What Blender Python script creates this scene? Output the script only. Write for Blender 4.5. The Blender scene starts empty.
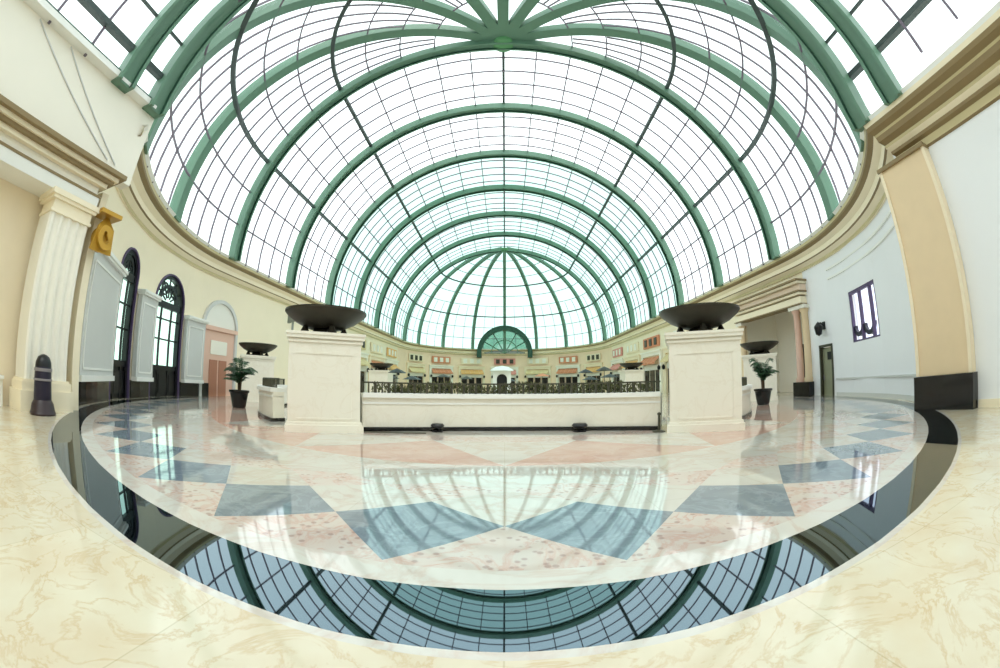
import bpy, math, random
from math import sin, cos, pi, radians as rad, sqrt, atan2
from mathutils import Vector

random.seed(7)
S = bpy.context.scene
COL = S.collection

# ------------------------------------------------------------------ camera
cam = bpy.data.cameras.new('camera')
camo = bpy.data.objects.new('camera', cam)
COL.objects.link(camo)
S.camera = camo
camo.location = (0, 0, 1.5)
PITCH, YAW = 0.130, -0.012
camo.rotation_euler = (pi / 2 + PITCH, 0, -YAW * -1 * -1)
cam.type = 'PANO'
cam.sensor_width = 36.0
cam.sensor_fit = 'HORIZONTAL'
cam.panorama_type = 'FISHEYE_LENS_POLYNOMIAL'
cam.fisheye_fov = rad(220)
F_MM = 389.9 / 1000 * 36.0
cam.fisheye_polynomial_k0 = 0.0
cam.fisheye_polynomial_k1 = -1.0 / F_MM
cam.fisheye_polynomial_k2 = 0.0
cam.fisheye_polynomial_k3 = 0.0
cam.fisheye_polynomial_k4 = 0.0
cam.clip_end = 1000

# ------------------------------------------------------------------ light
world = bpy.data.worlds.new('sky'); S.world = world
world.use_nodes = True
wn = world.node_tree.nodes; wl = world.node_tree.links
wn['Background'].inputs[0].default_value = (0.93, 0.985, 1.0, 1)
wn['Background'].inputs[1].default_value = 1.75
sun = bpy.data.lights.new('hazy_sun', 'SUN'); sun.energy = 0.9; sun.angle = rad(25); sun.color = (1, .96, .88)
suno = bpy.data.objects.new('hazy_sun', sun); COL.objects.link(suno)
suno.rotation_euler = (rad(28), rad(14), 0)

S.view_settings.view_transform = 'Standard'
S.view_settings.look = 'None'
S.view_settings.exposure = 0.36
S.view_settings.gamma = 1.0
S.view_settings.use_curve_mapping = False
S.cycles.use_denoising = True
S.cycles.max_bounces = 10
S.cycles.diffuse_bounces = 5
S.cycles.transparent_max_bounces = 24
S.cycles.caustics_reflective = False
S.cycles.caustics_refractive = False

# ------------------------------------------------------------------ materials
def srgb(r, g, b):
    f = lambda c: (c / 255 / 12.92) if c / 255 <= .04045 else ((c / 255 + .055) / 1.055) ** 2.4
    return (f(r), f(g), f(b), 1)

def mat(name, rgb, rough=.6, metal=0., ior=1.45, noise=None, coat=0.):
    m = bpy.data.materials.new(name); m.use_nodes = True
    n = m.node_tree.nodes; l = m.node_tree.links
    b = n['Principled BSDF']
    b.inputs['Roughness'].default_value = rough
    b.inputs['Metallic'].default_value = metal
    b.inputs['IOR'].default_value = ior
    b.inputs['Coat Weight'].default_value = coat
    c = srgb(*rgb)
    if noise:
        scale, amt = noise
        tc = n.new('ShaderNodeTexCoord'); nz = n.new('ShaderNodeTexNoise')
        nz.inputs['Scale'].default_value = scale; nz.inputs['Detail'].default_value = 5
        l.new(tc.outputs['Object'], nz.inputs['Vector'])
        mx = n.new('ShaderNodeMix'); mx.data_type = 'RGBA'
        d = tuple(v * (1 - amt) for v in c[:3]) + (1,)
        e = tuple(min(1, v * (1 + amt * .5)) for v in c[:3]) + (1,)
        mx.inputs[6].default_value = d; mx.inputs[7].default_value = e
        l.new(nz.outputs['Fac'], mx.inputs[0]); l.new(mx.outputs[2], b.inputs['Base Color'])
    else:
        b.inputs['Base Color'].default_value = c
    return m

def marble(name, base, vein, rough=.06, ior=1.5, scale=.55, width=.06, second=None, speck=None, tile=None):
    """veined, polished stone; optional speckles and square joints"""
    m = bpy.data.materials.new(name); m.use_nodes = True
    n = m.node_tree.nodes; l = m.node_tree.links
    b = n['Principled BSDF']
    b.inputs['Roughness'].default_value = rough; b.inputs['IOR'].default_value = ior
    tc = n.new('ShaderNodeTexCoord')
    n1 = n.new('ShaderNodeTexNoise'); n1.inputs['Scale'].default_value = scale; n1.inputs['Detail'].default_value = 8
    n1.inputs['Roughness'].default_value = .62; n1.inputs['Distortion'].default_value = 1.2
    l.new(tc.outputs['Object'], n1.inputs['Vector'])
    a = n.new('ShaderNodeMath'); a.operation = 'SUBTRACT'; a.inputs[1].default_value = .5
    l.new(n1.outputs['Fac'], a.inputs[0])
    ab = n.new('ShaderNodeMath'); ab.operation = 'ABSOLUTE'; l.new(a.outputs[0], ab.inputs[0])
    mr = n.new('ShaderNodeMapRange'); mr.inputs[1].default_value = 0; mr.inputs[2].default_value = width
    mr.inputs[3].default_value = 1; mr.inputs[4].default_value = 0
    l.new(ab.outputs[0], mr.inputs[0])
    n2 = n.new('ShaderNodeTexNoise'); n2.inputs['Scale'].default_value = scale * 2.2; n2.inputs['Detail'].default_value = 4
    l.new(tc.outputs['Object'], n2.inputs['Vector'])
    mul = n.new('ShaderNodeMath'); mul.operation = 'MULTIPLY'
    l.new(mr.outputs[0], mul.inputs[0]); l.new(n2.outputs['Fac'], mul.inputs[1])
    base_mix = n.new('ShaderNodeMix'); base_mix.data_type = 'RGBA'
    base_mix.inputs[6].default_value = srgb(*base); base_mix.inputs[7].default_value = srgb(*(second or base))
    r2 = n.new('ShaderNodeMapRange'); r2.inputs[1].default_value = .35; r2.inputs[2].default_value = .65
    n3 = n.new('ShaderNodeTexNoise'); n3.inputs['Scale'].default_value = scale * .8; n3.inputs['Detail'].default_value = 6
    l.new(tc.outputs['Object'], n3.inputs['Vector'])
    l.new(n3.outputs['Fac'], r2.inputs[0]); l.new(r2.outputs[0], base_mix.inputs[0])
    mx = n.new('ShaderNodeMix'); mx.data_type = 'RGBA'
    l.new(mul.outputs[0], mx.inputs[0]); l.new(base_mix.outputs[2], mx.inputs[6]); mx.inputs[7].default_value = srgb(*vein)
    out = mx.outputs[2]
    if speck:
        v = n.new('ShaderNodeTexVoronoi'); v.inputs['Scale'].default_value = speck[0]
        l.new(tc.outputs['Object'], v.inputs['Vector'])
        m3 = n.new('ShaderNodeMapRange'); m3.inputs[1].default_value = .18; m3.inputs[2].default_value = .3
        m3.inputs[3].default_value = speck[2]; m3.inputs[4].default_value = 0
        l.new(v.outputs['Distance'], m3.inputs[0])
        m4 = n.new('ShaderNodeMix'); m4.data_type = 'RGBA'
        l.new(m3.outputs[0], m4.inputs[0]); l.new(out, m4.inputs[6]); m4.inputs[7].default_value = srgb(*speck[1])
        out = m4.outputs[2]
    if tile:
        br = n.new('ShaderNodeTexBrick'); br.offset = 0; br.inputs['Scale'].default_value = 1
        br.inputs['Brick Width'].default_value = tile; br.inputs['Row Height'].default_value = tile
        br.inputs['Mortar Size'].default_value = .006
        br.inputs['Color1'].default_value = (1, 1, 1, 1); br.inputs['Color2'].default_value = (.93, .93, .93, 1)
        br.inputs['Mortar'].default_value = (.8, .78, .72, 1)
        l.new(tc.outputs['Object'], br.inputs['Vector'])
        m5 = n.new('ShaderNodeMix'); m5.data_type = 'RGBA'; m5.blend_type = 'MULTIPLY'; m5.inputs[0].default_value = .8
        l.new(out, m5.inputs[6]); l.new(br.outputs['Color'], m5.inputs[7]); out = m5.outputs[2]
    l.new(out, b.inputs['Base Color'])
    return m

def glass_mat(name, tint, gloss=.06):
    m = bpy.data.materials.new(name); m.use_nodes = True
    n = m.node_tree.nodes; l = m.node_tree.links
    n.remove(n['Principled BSDF'])
    t = n.new('ShaderNodeBsdfTransparent'); t.inputs[0].default_value = srgb(*tint)
    g = n.new('ShaderNodeBsdfGlossy'); g.inputs['Roughness'].default_value = .02
    mx = n.new('ShaderNodeMixShader'); mx.inputs[0].default_value = gloss
    l.new(t.outputs[0], mx.inputs[1]); l.new(g.outputs[0], mx.inputs[2])
    l.new(mx.outputs[0], n['Material Output'].inputs[0])
    return m

M = {}
M['cream'] = mat('cream_plaster', (246, 234, 208), .7, noise=(.6, .05))
M['cream2'] = mat('pale_cream_plaster', (243, 238, 226), .7, noise=(.6, .04))
M['peach'] = mat('peach_plaster', (244, 228, 200), .7, noise=(1.2, .06))
M['blue_white'] = mat('cool_white_plaster', (240, 241, 244), .65, noise=(.5, .03))
M['grey_white'] = mat('grey_white_panel', (208, 209, 207), .55, noise=(1.5, .04))
M['white'] = mat('white_stone', (240, 240, 236), .35, noise=(3, .03))
M['tan'] = mat('tan_sandstone', (230, 205, 168), .5, noise=(1.4, .08))
M['brown_band'] = mat('olive_brown_moulding', (140, 120, 84), .5)
M['gold'] = mat('gilded_plaster', (190, 146, 50), .4, metal=.25)
M['black_stone'] = mat('black_granite_dado', (22, 22, 22), .12, ior=1.5)
M['green'] = mat('green_painted_steel', (98, 134, 113), .45, noise=(.9, .08))
M['green_dark'] = mat('dark_green_steel', (40, 78, 62), .5)
M['green_bright'] = mat('bright_green_steel', (92, 148, 100), .45)
M['bar'] = mat('grey_glazing_bar', (118, 108, 122), .5)
M['purlin'] = mat('dark_grey_purlin', (66, 78, 76), .5)
M['glass'] = glass_mat('clear_roof_glass', (246, 252, 250), .04)
M['green_glass'] = glass_mat('green_window_glass', (205, 240, 220), .08)
M['teal_glass'] = glass_mat('teal_lunette_glass', (124, 160, 142), .10)
M['shop_glass'] = mat('dark_shop_glass', (38, 34, 34), .08, ior=1.5)
M['bowl'] = mat('dark_bronze', (62, 58, 48), .38, metal=.55, noise=(5, .25))
M['black'] = mat('black_metal', (16, 16, 20), .35)
M['purple_black'] = mat('purple_black_metal', (34, 28, 48), .3)
M['purple_grey'] = mat('purple_grey_frame', (92, 78, 112), .5)
M['silver'] = mat('dull_silver', (150, 145, 150), .3, metal=.5)
M['stone'] = marble('cream_plinth_stone', (236, 231, 218), (228, 220, 204), .3, 1.45, .9, .03)
M['leaf'] = mat('palm_leaf_green', (42, 78, 46), .5, noise=(8, .3))
M['leaf2'] = mat('olive_hedge_green', (92, 94, 58), .7, noise=(9, .45))
M['trunk'] = mat('palm_trunk_brown', (84, 66, 48), .8)
M['pot'] = mat('black_glazed_pot', (24, 26, 26), .25)
M['rail'] = mat('dark_olive_iron', (66, 64, 50), .45)
M['pink'] = mat('pink_plaster', (228, 190, 172), .7)
M['terracotta'] = mat('terracotta_fabric', (214, 142, 108), .8)
M['orange'] = mat('pale_orange_fabric', (234, 184, 122), .8)
M['rose'] = mat('rose_fabric', (222, 150, 140), .8)
M['sand'] = mat('sand_fabric', (226, 206, 160), .8)
M['screen'] = mat('off_white_panel', (238, 236, 228), .5)
M['f_cream'] = marble('cream_floor_marble', (212, 198, 172), (196, 168, 126), .10, 1.5, 1.5, .035, second=(218, 211, 190), tile=1.9)
M['f_black'] = marble('black_floor_granite', (8, 12, 14), (20, 30, 32), .02, 2.7, 1.2, .03)
M['f_white'] = marble('white_floor_marble', (206, 202, 194), (196, 174, 160), .06, 1.65, .9, .05)
M['f_field'] = marble('ivory_floor_marble', (200, 195, 184), (192, 170, 154), .05, 2.0, .7, .05, second=(208, 206, 198), tile=.9)
M['f_blue'] = marble('blue_grey_floor_marble', (112, 126, 138), (146, 160, 168), .045, 2.2, 1.6, .06, second=(126, 138, 148))
M['f_black'].node_tree.nodes['Principled BSDF'].inputs['Specular Tint'].default_value = (.62, .85, 1, 1)
M['f_blue'].node_tree.nodes['Principled BSDF'].inputs['Specular Tint'].default_value = (.85, .95, 1, 1)
M['f_pink'] = marble('pink_speckled_floor_marble', (204, 188, 177), (196, 150, 134), .06, 1.8, 1.5, .05, second=(202, 194, 186), speck=(8, (150, 120, 116), .55))
M['f_rose'] = marble('rose_floor_marble', (194, 152, 136), (206, 182, 168), .05, 1.9, 1.2, .06, second=(200, 170, 156))

# ------------------------------------------------------------------ helpers
class MB:
    def __init__(s): s.v = []; s.f = []; s.mi = []
    def add(s, vs, fs, mi=0):
        o = len(s.v); s.v += [tuple(v) for v in vs]
        s.f += [tuple(i + o for i in f) for f in fs]; s.mi += [mi] * len(fs)
        return s
    def box(s, c, d, rz=0, mi=0):
        hx, hy, hz = d[0] / 2, d[1] / 2, d[2] / 2; ca, sa = cos(rz), sin(rz); vs = []
        for z in (-hz, hz):
            for x, y in ((-hx, -hy), (hx, -hy), (hx, hy), (-hx, hy)):
                vs.append((c[0] + x * ca - y * sa, c[1] + x * sa + y * ca, c[2] + z))
        return s.add(vs, [(0, 3, 2, 1), (4, 5, 6, 7), (0, 1, 5, 4), (1, 2, 6, 5), (2, 3, 7, 6), (3, 0, 4, 7)], mi)
    def lathe(s, prof, c=(0, 0, 0), n=32, a0=0, a1=2 * pi, mi=0):
        full = abs(a1 - a0 - 2 * pi) < 1e-6; cnt = n if full else n + 1; vs = []
        for i in range(cnt):
            a = a0 + (a1 - a0) * i / n
            for r, z in prof: vs.append((c[0] + r * cos(a), c[1] + r * sin(a), c[2] + z))
        k = len(prof); fs = []
        for i in range(n):
            j = (i + 1) % cnt
            for p in range(k - 1): fs.append((i * k + p, j * k + p, j * k + p + 1, i * k + p + 1))
        return s.add(vs, fs, mi)
    def sweep(s, pts, wdir, sec, closed=False, mi=0, edge_mi=None):
        """sweep section [(w, d)] along pts; wdir = direction (or list) of the section's width; d grows to the inside"""
        vs = []; n = len(pts); P = [Vector(p) for p in pts]
        for i in range(n):
            t = (P[min(i + 1, n - 1)] - P[max(i - 1, 0)]).normalized() if not closed else (P[(i + 1) % n] - P[i - 1]).normalized()
            w = Vector(wdir[i] if isinstance(wdir, list) else wdir)
            w = (w - t * w.dot(t)).normalized(); d = w.cross(t)
            for a, b in sec: vs.append(P[i] + w * a + d * b)
        k = len(sec); fs = []; self_mi = []
        for i in range(n if closed else n - 1):
            j = (i + 1) % n
            for p in range(k):
                q = (p + 1) % k; fs.append((i * k + p, i * k + q, j * k + q, j * k + p)); self_mi.append(edge_mi.get(p, mi) if edge_mi else mi)
        if not closed:
            fs.append(tuple(range(k - 1, -1, -1))); fs.append(tuple((n - 1) * k + p for p in range(k))); self_mi += [mi, mi]
        s.add(vs, fs, mi); s.mi[-len(fs):] = self_mi
        return s
    def tube(s, pts, r, n=8, mi=0):
        P = [Vector(p) for p in pts]; t = (P[-1] - P[0]).normalized()
        w = Vector((0, 0, 1)) if abs(t.z) < .9 else Vector((1, 0, 0))
        return s.sweep(pts, w, [(r * cos(2 * pi * i / n), r * sin(2 * pi * i / n)) for i in range(n)], mi=mi)

def obj(name, mb, mats, parent=None, smooth=False, kind=None):
    me = bpy.data.meshes.new(name); me.from_pydata(mb.v, [], mb.f)
    if not isinstance(mats, (list, tuple)): mats = [mats]
    for m in mats: me.materials.append(m)
    for p, i in zip(me.polygons, mb.mi): p.material_index = i; p.use_smooth = smooth
    import bmesh
    bm = bmesh.new(); bm.from_mesh(me); bmesh.ops.recalc_face_normals(bm, faces=bm.faces); bm.to_mesh(me); bm.free()
    if smooth:
        me.set_sharp_from_angle(angle=rad(35))
    o = bpy.data.objects.new(name, me); COL.objects.link(o)
    if parent: o.parent = parent
    if kind: o['kind'] = kind
    return o
def struct(name, mb, mats, smooth=False): return obj(name, mb, mats, None, smooth, 'structure')
def tag(o, label, cat, group=None):
    o['label'] = label; o['category'] = cat
    if group: o['group'] = group
    return o
def thing(name, label, cat, loc=(0, 0, 0), rz=0, group=None):
    o = bpy.data.objects.new(name, None); COL.objects.link(o); o.location = loc; o.rotation_euler = (0, 0, rz)
    o.empty_display_size = .3
    return tag(o, label, cat, group)
def sempty(name, loc=(0, 0, 0), rz=0):
    o = bpy.data.objects.new(name, None); COL.objects.link(o); o.location = loc; o.rotation_euler = (0, 0, rz); o['kind'] = 'structure'; return o
def dup(root, loc, rz, label, group=None):
    r = root.copy(); COL.objects.link(r); r.location = loc; r.rotation_euler = (0, 0, rz); r['label'] = label
    if group: r['group'] = group
    for ch in list(root.children):
        c = ch.copy(); COL.objects.link(c); c.parent = r
        for g in list(ch.children):
            d = g.copy(); COL.objects.link(d); d.parent = c
    return r

# ------------------------------------------------------------------ plan of the place (metres)
CY = 22.3            # centre of the rotunda
RL = 19.8            # lip of the ring cornice and foot of the glass vault
RW = 20.9            # rotunda wall
ZS = 9.9             # springing of the vault
ZH = 28.3            # crown
BAY = 8.6; NB = 6
YE = CY + BAY * NB   # centre of the far half dome
XC = 12.9            # lip of the entrance hall's cornice
YC = CY - sqrt(RL ** 2 - XC ** 2)   # where the entrance hall meets the ring (about 7.3)
YB = -9.0
def P(R, a, z=0): return (R * sin(a), CY - R * cos(a), z)   # a: 0 towards the camera, negative to the left

# ------------------------------------------------------------------ glass vault
vault = sempty('ceiling')
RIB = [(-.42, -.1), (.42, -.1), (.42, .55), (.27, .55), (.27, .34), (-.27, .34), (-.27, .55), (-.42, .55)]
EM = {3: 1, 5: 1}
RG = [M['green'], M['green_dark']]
RIBS = [(w * .8, d * .8) for w, d in RIB]
def arch_pts(y, w=RL, z0=ZS, rise=ZH - ZS, n=48):
    return [(-w * cos(pi * i / n), y, z0 + rise * sin(pi * i / n)) for i in range(n + 1)]
def dome_pt(cy, az, ph, r=RL):   # az measured from +x towards +y
    return (r * cos(ph) * cos(az), cy + r * cos(ph) * sin(az), ZS + (ZH - ZS) * sin(ph))
for i in range(NB + 1):
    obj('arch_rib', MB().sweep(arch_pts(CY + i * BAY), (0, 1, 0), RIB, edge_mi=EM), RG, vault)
# near half dome ribs, cut where the entrance hall's vault opens
for az in (202.5, 225, 247.5, 270, 292.5, 315, 337.5):
    a = rad(az); pts = []
    for k in range(41):
        p = dome_pt(CY, a, pi / 2 * k / 40 * .985)
        if p[1] >= YC: pts.append(p)
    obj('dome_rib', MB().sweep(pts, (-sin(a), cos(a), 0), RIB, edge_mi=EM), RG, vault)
for k in range(1, 8):
    a = rad(22.5 * k); pts = [dome_pt(YE, a, pi / 2 * j / 24 * .985) for j in range(25)]
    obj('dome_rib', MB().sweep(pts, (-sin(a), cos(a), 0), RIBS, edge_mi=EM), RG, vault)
# entrance hall vault arches
RISE2 = (ZH - ZS) * XC / RL
def hall_pts(y, n=36): return [(-XC * cos(pi * i / n), y, 10.6 + RISE2 * sin(pi * i / n)) for i in range(n + 1)]
for y in (YC - .1, 5.3, -1.5, -8.5):
    obj('hall_arch_rib', MB().sweep(hall_pts(y) + [(XC + .15, y, 9.9)], (0, 1, 0), RIB, edge_mi=EM), RG, vault)
for cy, k in ((CY, 1), (YE, 1)):
    m = MB().lathe([(0, -.5), (.5, -.48), (.8, -.38), (.9, 0), (0, 0)], (0, cy, ZH), 32)
    obj('hub', m, M['green_bright'], vault, True)
# heavy longitudinal purlins, every 30 degrees, curving into rings over the half domes
PS = [(-.11, 0), (.11, 0), (.11, .28), (-.11, .28)]
def ring_line(ph):
    r = RL * cos(ph); z = ZS + (ZH - ZS) * sin(ph); right = []
    # from the cut plane of the near dome, round, along the nave and round the far dome
    n = 36
    for k in range(n + 1):
        a = -pi / 2 + pi / 2 * k / n
        p = (r * cos(a), CY + r * sin(a), z)
        if p[1] >= YC: right.append(p)
    for k in range(1, NB * 2 + 1): right.append((r, CY + k * BAY / 2, z))
    for k in range(1, n + 1):
        a = pi / 2 * k / n; right.append((r * cos(a), YE + r * sin(a), z))
    return right
def wdirs(pts): return [(0, 0, 1)] * len(pts)
for deg in (90 - 5 * 90 / 11, 90 - 8 * 90 / 11):
    r = ring_line(rad(deg)); l = [(-x, y, z) for x, y, z in r][::-1]
    obj('purlin', MB().sweep(r, (0, 0, 1), PS), M['purlin'], vault)
    obj('purlin', MB().sweep(l, (0, 0, 1), PS), M['purlin'], vault)
obj('ridge_purlin', MB().sweep([(0, CY, ZH), (0, YE, ZH)], (1, 0, 0), PS), M['purlin'], vault)
# thin glazing bars
TS = [(-.055, 0), (.055, 0), (.055, .1), (-.055, .1)]
bars = MB()
for deg in [90 - k * 90 / 11 for k in (1, 2, 3, 4, 6, 7, 9, 10)]:
    r = ring_line(rad(deg))
    if deg > 74: r = [(RL * cos(rad(deg)), CY, ZS + (ZH - ZS) * sin(rad(deg))), (RL * cos(rad(deg)), YE, ZS + (ZH - ZS) * sin(rad(deg)))]
    bars.sweep(r, (0, 0, 1), TS); bars.sweep([(-x, y, z) for x, y, z in r][::-1], (0, 0, 1), TS)
for i in range(NB):
    for j in range(1, 5): bars.sweep(arch_pts(CY + (i + j / 5) * BAY, n=36), (0, 1, 0), TS)
for k in range(8):
    for j in range(1, 5):
        a = rad(180 + 22.5 * (k + j / 5)); top = 73.6 if j in (2, 3) else 65.4
        pts = [dome_pt(CY, a, rad(top) * q / 18) for q in range(19)]; pts = [p for p in pts if p[1] >= YC]
        if len(pts) > 2: bars.sweep(pts, (-sin(a), cos(a), 0), TS)
    for j in (1, 2):
        a = rad(22.5 * (k + j / 3)); pts = [dome_pt(YE, a, rad(32) * q / 12) for q in range(13)]
        bars.sweep(pts, (-sin(a), cos(a), 0), [(w * .7, d * .7) for w, d in TS])
for y in [YC - 2.0 * j for j in range(1, 9)]: bars.sweep(hall_pts(y), (0, 1, 0), TS)
obj('glazing_bars', bars, M['bar'], vault)
hp = MB()
for k in (.45, 1, 2, 3, 4, 5, 6, 7, 8, 9, 10, 11, 11.55):
    a = pi * k / 12; p = (-XC * cos(a), 10.6 + RISE2 * sin(a)); sec = PS if k in (.45, 3, 5, 7, 9, 11.55) else TS
    hp.sweep([(p[0], YC - .1, p[1]), (p[0], YB, p[1])], (0, 0, 1) if abs(p[0]) > 2 else (1, 0, 0), sec)
obj('hall_purlins', hp, M['purlin'], vault)
# glass skin
g = MB(); NPH = 24
def strip(rows):
    n = len(rows[0]); vs = [p for r in rows for p in r]; fs = []
    for i in range(len(rows) - 1):
        for j in range(n - 1): fs.append((i * n + j, i * n + j + 1, (i + 1) * n + j + 1, (i + 1) * n + j))
    return vs, fs
off = .12
g2 = MB()
g.add(*strip([arch_pts(CY + i * BAY, RL + off, ZS, ZH - ZS + off) for i in range(3)]))
g2.add(*strip([arch_pts(CY + i * BAY, RL + off, ZS, ZH - ZS + off) for i in range(2, NB + 1)]))
rows = []
for k in range(65):
    a = pi + pi * k / 64; rows.append([dome_pt(CY, a, pi / 2 * j / NPH, RL + off) for j in range(NPH + 1)])
vs, fs = strip(rows)
g.add(vs, [f for f in fs if sum(vs[i][1] for i in f) / 4 >= YC])
g2.add(*strip([[dome_pt(YE, pi * k / 48, pi / 2 * j / NPH, RL + off) for j in range(NPH + 1)] for k in range(49)]))
g.add(*strip([[(x * 1.01, y, z + .1) for x, y, z in hall_pts(yy)] for yy in (YC, YB)]))
obj('glass_panes', g, M['glass'], vault, True)
obj('haze_tinted_panes', g2, glass_mat('haze_green_roof_glass', (190, 219, 210), .04), vault, True)  # far panes coloured green to imitate the haze down the vault

# green lunette where the far dome is pierced
lu = sempty('window_5', (0, YE + RW - 1.6, 9.0))
def arc(r, n=28, z=0, y=0): return [(-r * cos(pi * k / n), y, z + r * sin(pi * k / n)) for k in range(n + 1)]
obj('arch_frame', MB().sweep([(-6.3, 0, -1)] + arc(6.3) + [(6.3, 0, -1)], (0, 1, 0), [(-1.2, -.3), (1.2, -.3), (1.2, .75), (-1.2, .75)]), M['green_dark'], lu)
m = MB()
for k in range(1, 6):
    a = pi * k / 6; m.tube([(0, .3, 0), (-6.2 * cos(a), .3, 6.2 * sin(a))], .12)
m.sweep(arc(3.2, y=.3), (0, 1, 0), [(-.1, -.1), (.1, -.1), (.1, .1), (-.1, .1)])
obj('glazing_bars', m, M['green'], lu)
pts = arc(6.2, y=.5); m = MB().add([(0, .5, 0)] + pts, [(0, i + 1, i + 2) for i in range(len(pts) - 1)])
obj('glass', m, M['teal_glass'], lu)

# ------------------------------------------------------------------ floor
fl = MB()
FM = [M['f_cream'], M['f_white'], M['f_black'], M['f_field'], M['f_blue'], M['f_pink'], M['f_rose']]
def ring(R0, R1, mi, n=120, a0=0, a1=2 * pi):
    vs = []; fs = []
    for k in range(n + 1):
        a = a0 + (a1 - a0) * k / n; vs += [P(R0, a), P(R1, a)]
    for k in range(n): fs.append((2 * k, 2 * k + 1, 2 * k + 3, 2 * k + 2))
    fl.add(vs, fs, mi)
# outer stone: from the ring out to a rectangle
X0, X1, Y0, Y1 = -27, 27, -10, 100
vs = []; fs = []; n = 120
for k in range(n + 1):
    a = 2 * pi * k / n; dx, dy = sin(a), -cos(a)
    ts = []
    if dx > 1e-9: ts.append(X1 / dx)
    if dx < -1e-9: ts.append(X0 / dx)
    if dy > 1e-9: ts.append((Y1 - CY) / dy)
    if dy < -1e-9: ts.append((Y0 - CY) / dy)
    t = min(ts); vs += [P(20.55, a), (dx * t, CY + dy * t, 0)]
for k in range(n): fs.append((2 * k, 2 * k + 1, 2 * k + 3, 2 * k + 2))
fl.add(vs, fs, 0)
ring(20.47, 20.55, 1); ring(19.72, 20.47, 2); ring(19.4, 19.72, 1)
NP = 60
for k in range(NP):
    a0 = 2 * pi * k / NP; a1 = 2 * pi * (k + 1) / NP; am = (a0 + a1) / 2; ap = am - 2 * pi / NP
    T, B = P(17.55, am), P(19.36, am); L, R_ = P(18.35, a0), P(18.35, a1)
    fl.add([L, B, R_, T], [(0, 1, 2, 3)], 4)
    fl.add([P(17.55, ap), L, T, P(17.5, a0)], [(0, 1, 2, 3)], 3)
    fl.add([P(19.36, ap), P(19.4, ap), P(19.4, a0), P(19.4, am), B, L], [(0, 1, 2, 3, 4, 5)], 5)
    # inner pink and ivory star
    fl.add([P(17.55, ap), P(17.5, a0), P(17.55, am), P(16.9, a0)], [(0, 1, 2, 3)], 3)
    fl.add([P(16.9, a0), P(17.55, am), P(16.9, a1), P(16.55, am)], [(0, 1, 2, 3)], 5)
    fl.add([P(16.9, a0), P(16.55, am), P(16.2, a0), P(16.55, ap)], [(0, 1, 2, 3)], 3)
    fl.add([P(16.2, a0), P(16.55, am), P(16.2, a1), P(16.2, am)], [(0, 1, 2, 3)], 3)
ring(15.2, 16.2, 3)
NQ = 20
for k in range(NQ):
    a0 = 2 * pi * k / NQ; a1 = 2 * pi * (k + 1) / NQ; am = (a0 + a1) / 2
    q = 6
    o = [P(15.2, a0 + (a1 - a0) * i / q) for i in range(q + 1)]; inn = P(12.2, am)
    fl.add(o + [inn], [tuple(range(q + 2))], 6)
    a2 = a1 + (a1 - a0) / 2
    o2 = [P(12.2, am + (a2 - am) * i / q) for i in range(q + 1)]
    fl.add(o2 + [P(15.2, a1)], [tuple(range(q + 2))], 3)
ring(11.2, 12.2, 5); ring(0.01, 11.2, 3)
fl.box((0, 45, -.25), (54, 110, .4), mi=3)  # unseen slab added below the mosaic to block light through its seams
fo = struct('floor', fl, FM)
# keep the mosaic face up and flat
for p in fo.data.polygons: p.use_smooth = False

# ------------------------------------------------------------------ walls
WH = 9.2
def wall_strip(name, pts, z0, z1, m, thick=.5, side=1):
    """vertical wall along plan points, inner face on pts, thickness away from the room"""
    mb = MB(); n = len(pts); out = []
    for i in range(n):
        p = Vector(pts[i][:2]); t = (Vector(pts[min(i + 1, n - 1)][:2]) - Vector(pts[max(i - 1, 0)][:2])).normalized()
        o = p + Vector((-t.y, t.x)) * thick * side; out.append(o)
    vs = []
    for i in range(n):
        x, y = pts[i][:2]; o = out[i]
        vs += [(x, y, z0), (x, y, z1), (o.x, o.y, z1), (o.x, o.y, z0)]
    fs = []
    for i in range(n - 1):
        a, b = i * 4, i * 4 + 4
        for k in range(4): fs.append((a + k, a + (k + 1) % 4, b + (k + 1) % 4, b + k))
    fs += [(3, 2, 1, 0), ((n - 1) * 4, (n - 1) * 4 + 1, (n - 1) * 4 + 2, (n - 1) * 4 + 3)]
    mb.add(vs, fs)
    return mb
def arcpts(R, d0, d1, n=None):
    n = n or max(2, int(abs(d1 - d0) / 2)); return [P(R, rad(d0 + (d1 - d0) * i / n)) for i in range(n + 1)]

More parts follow.
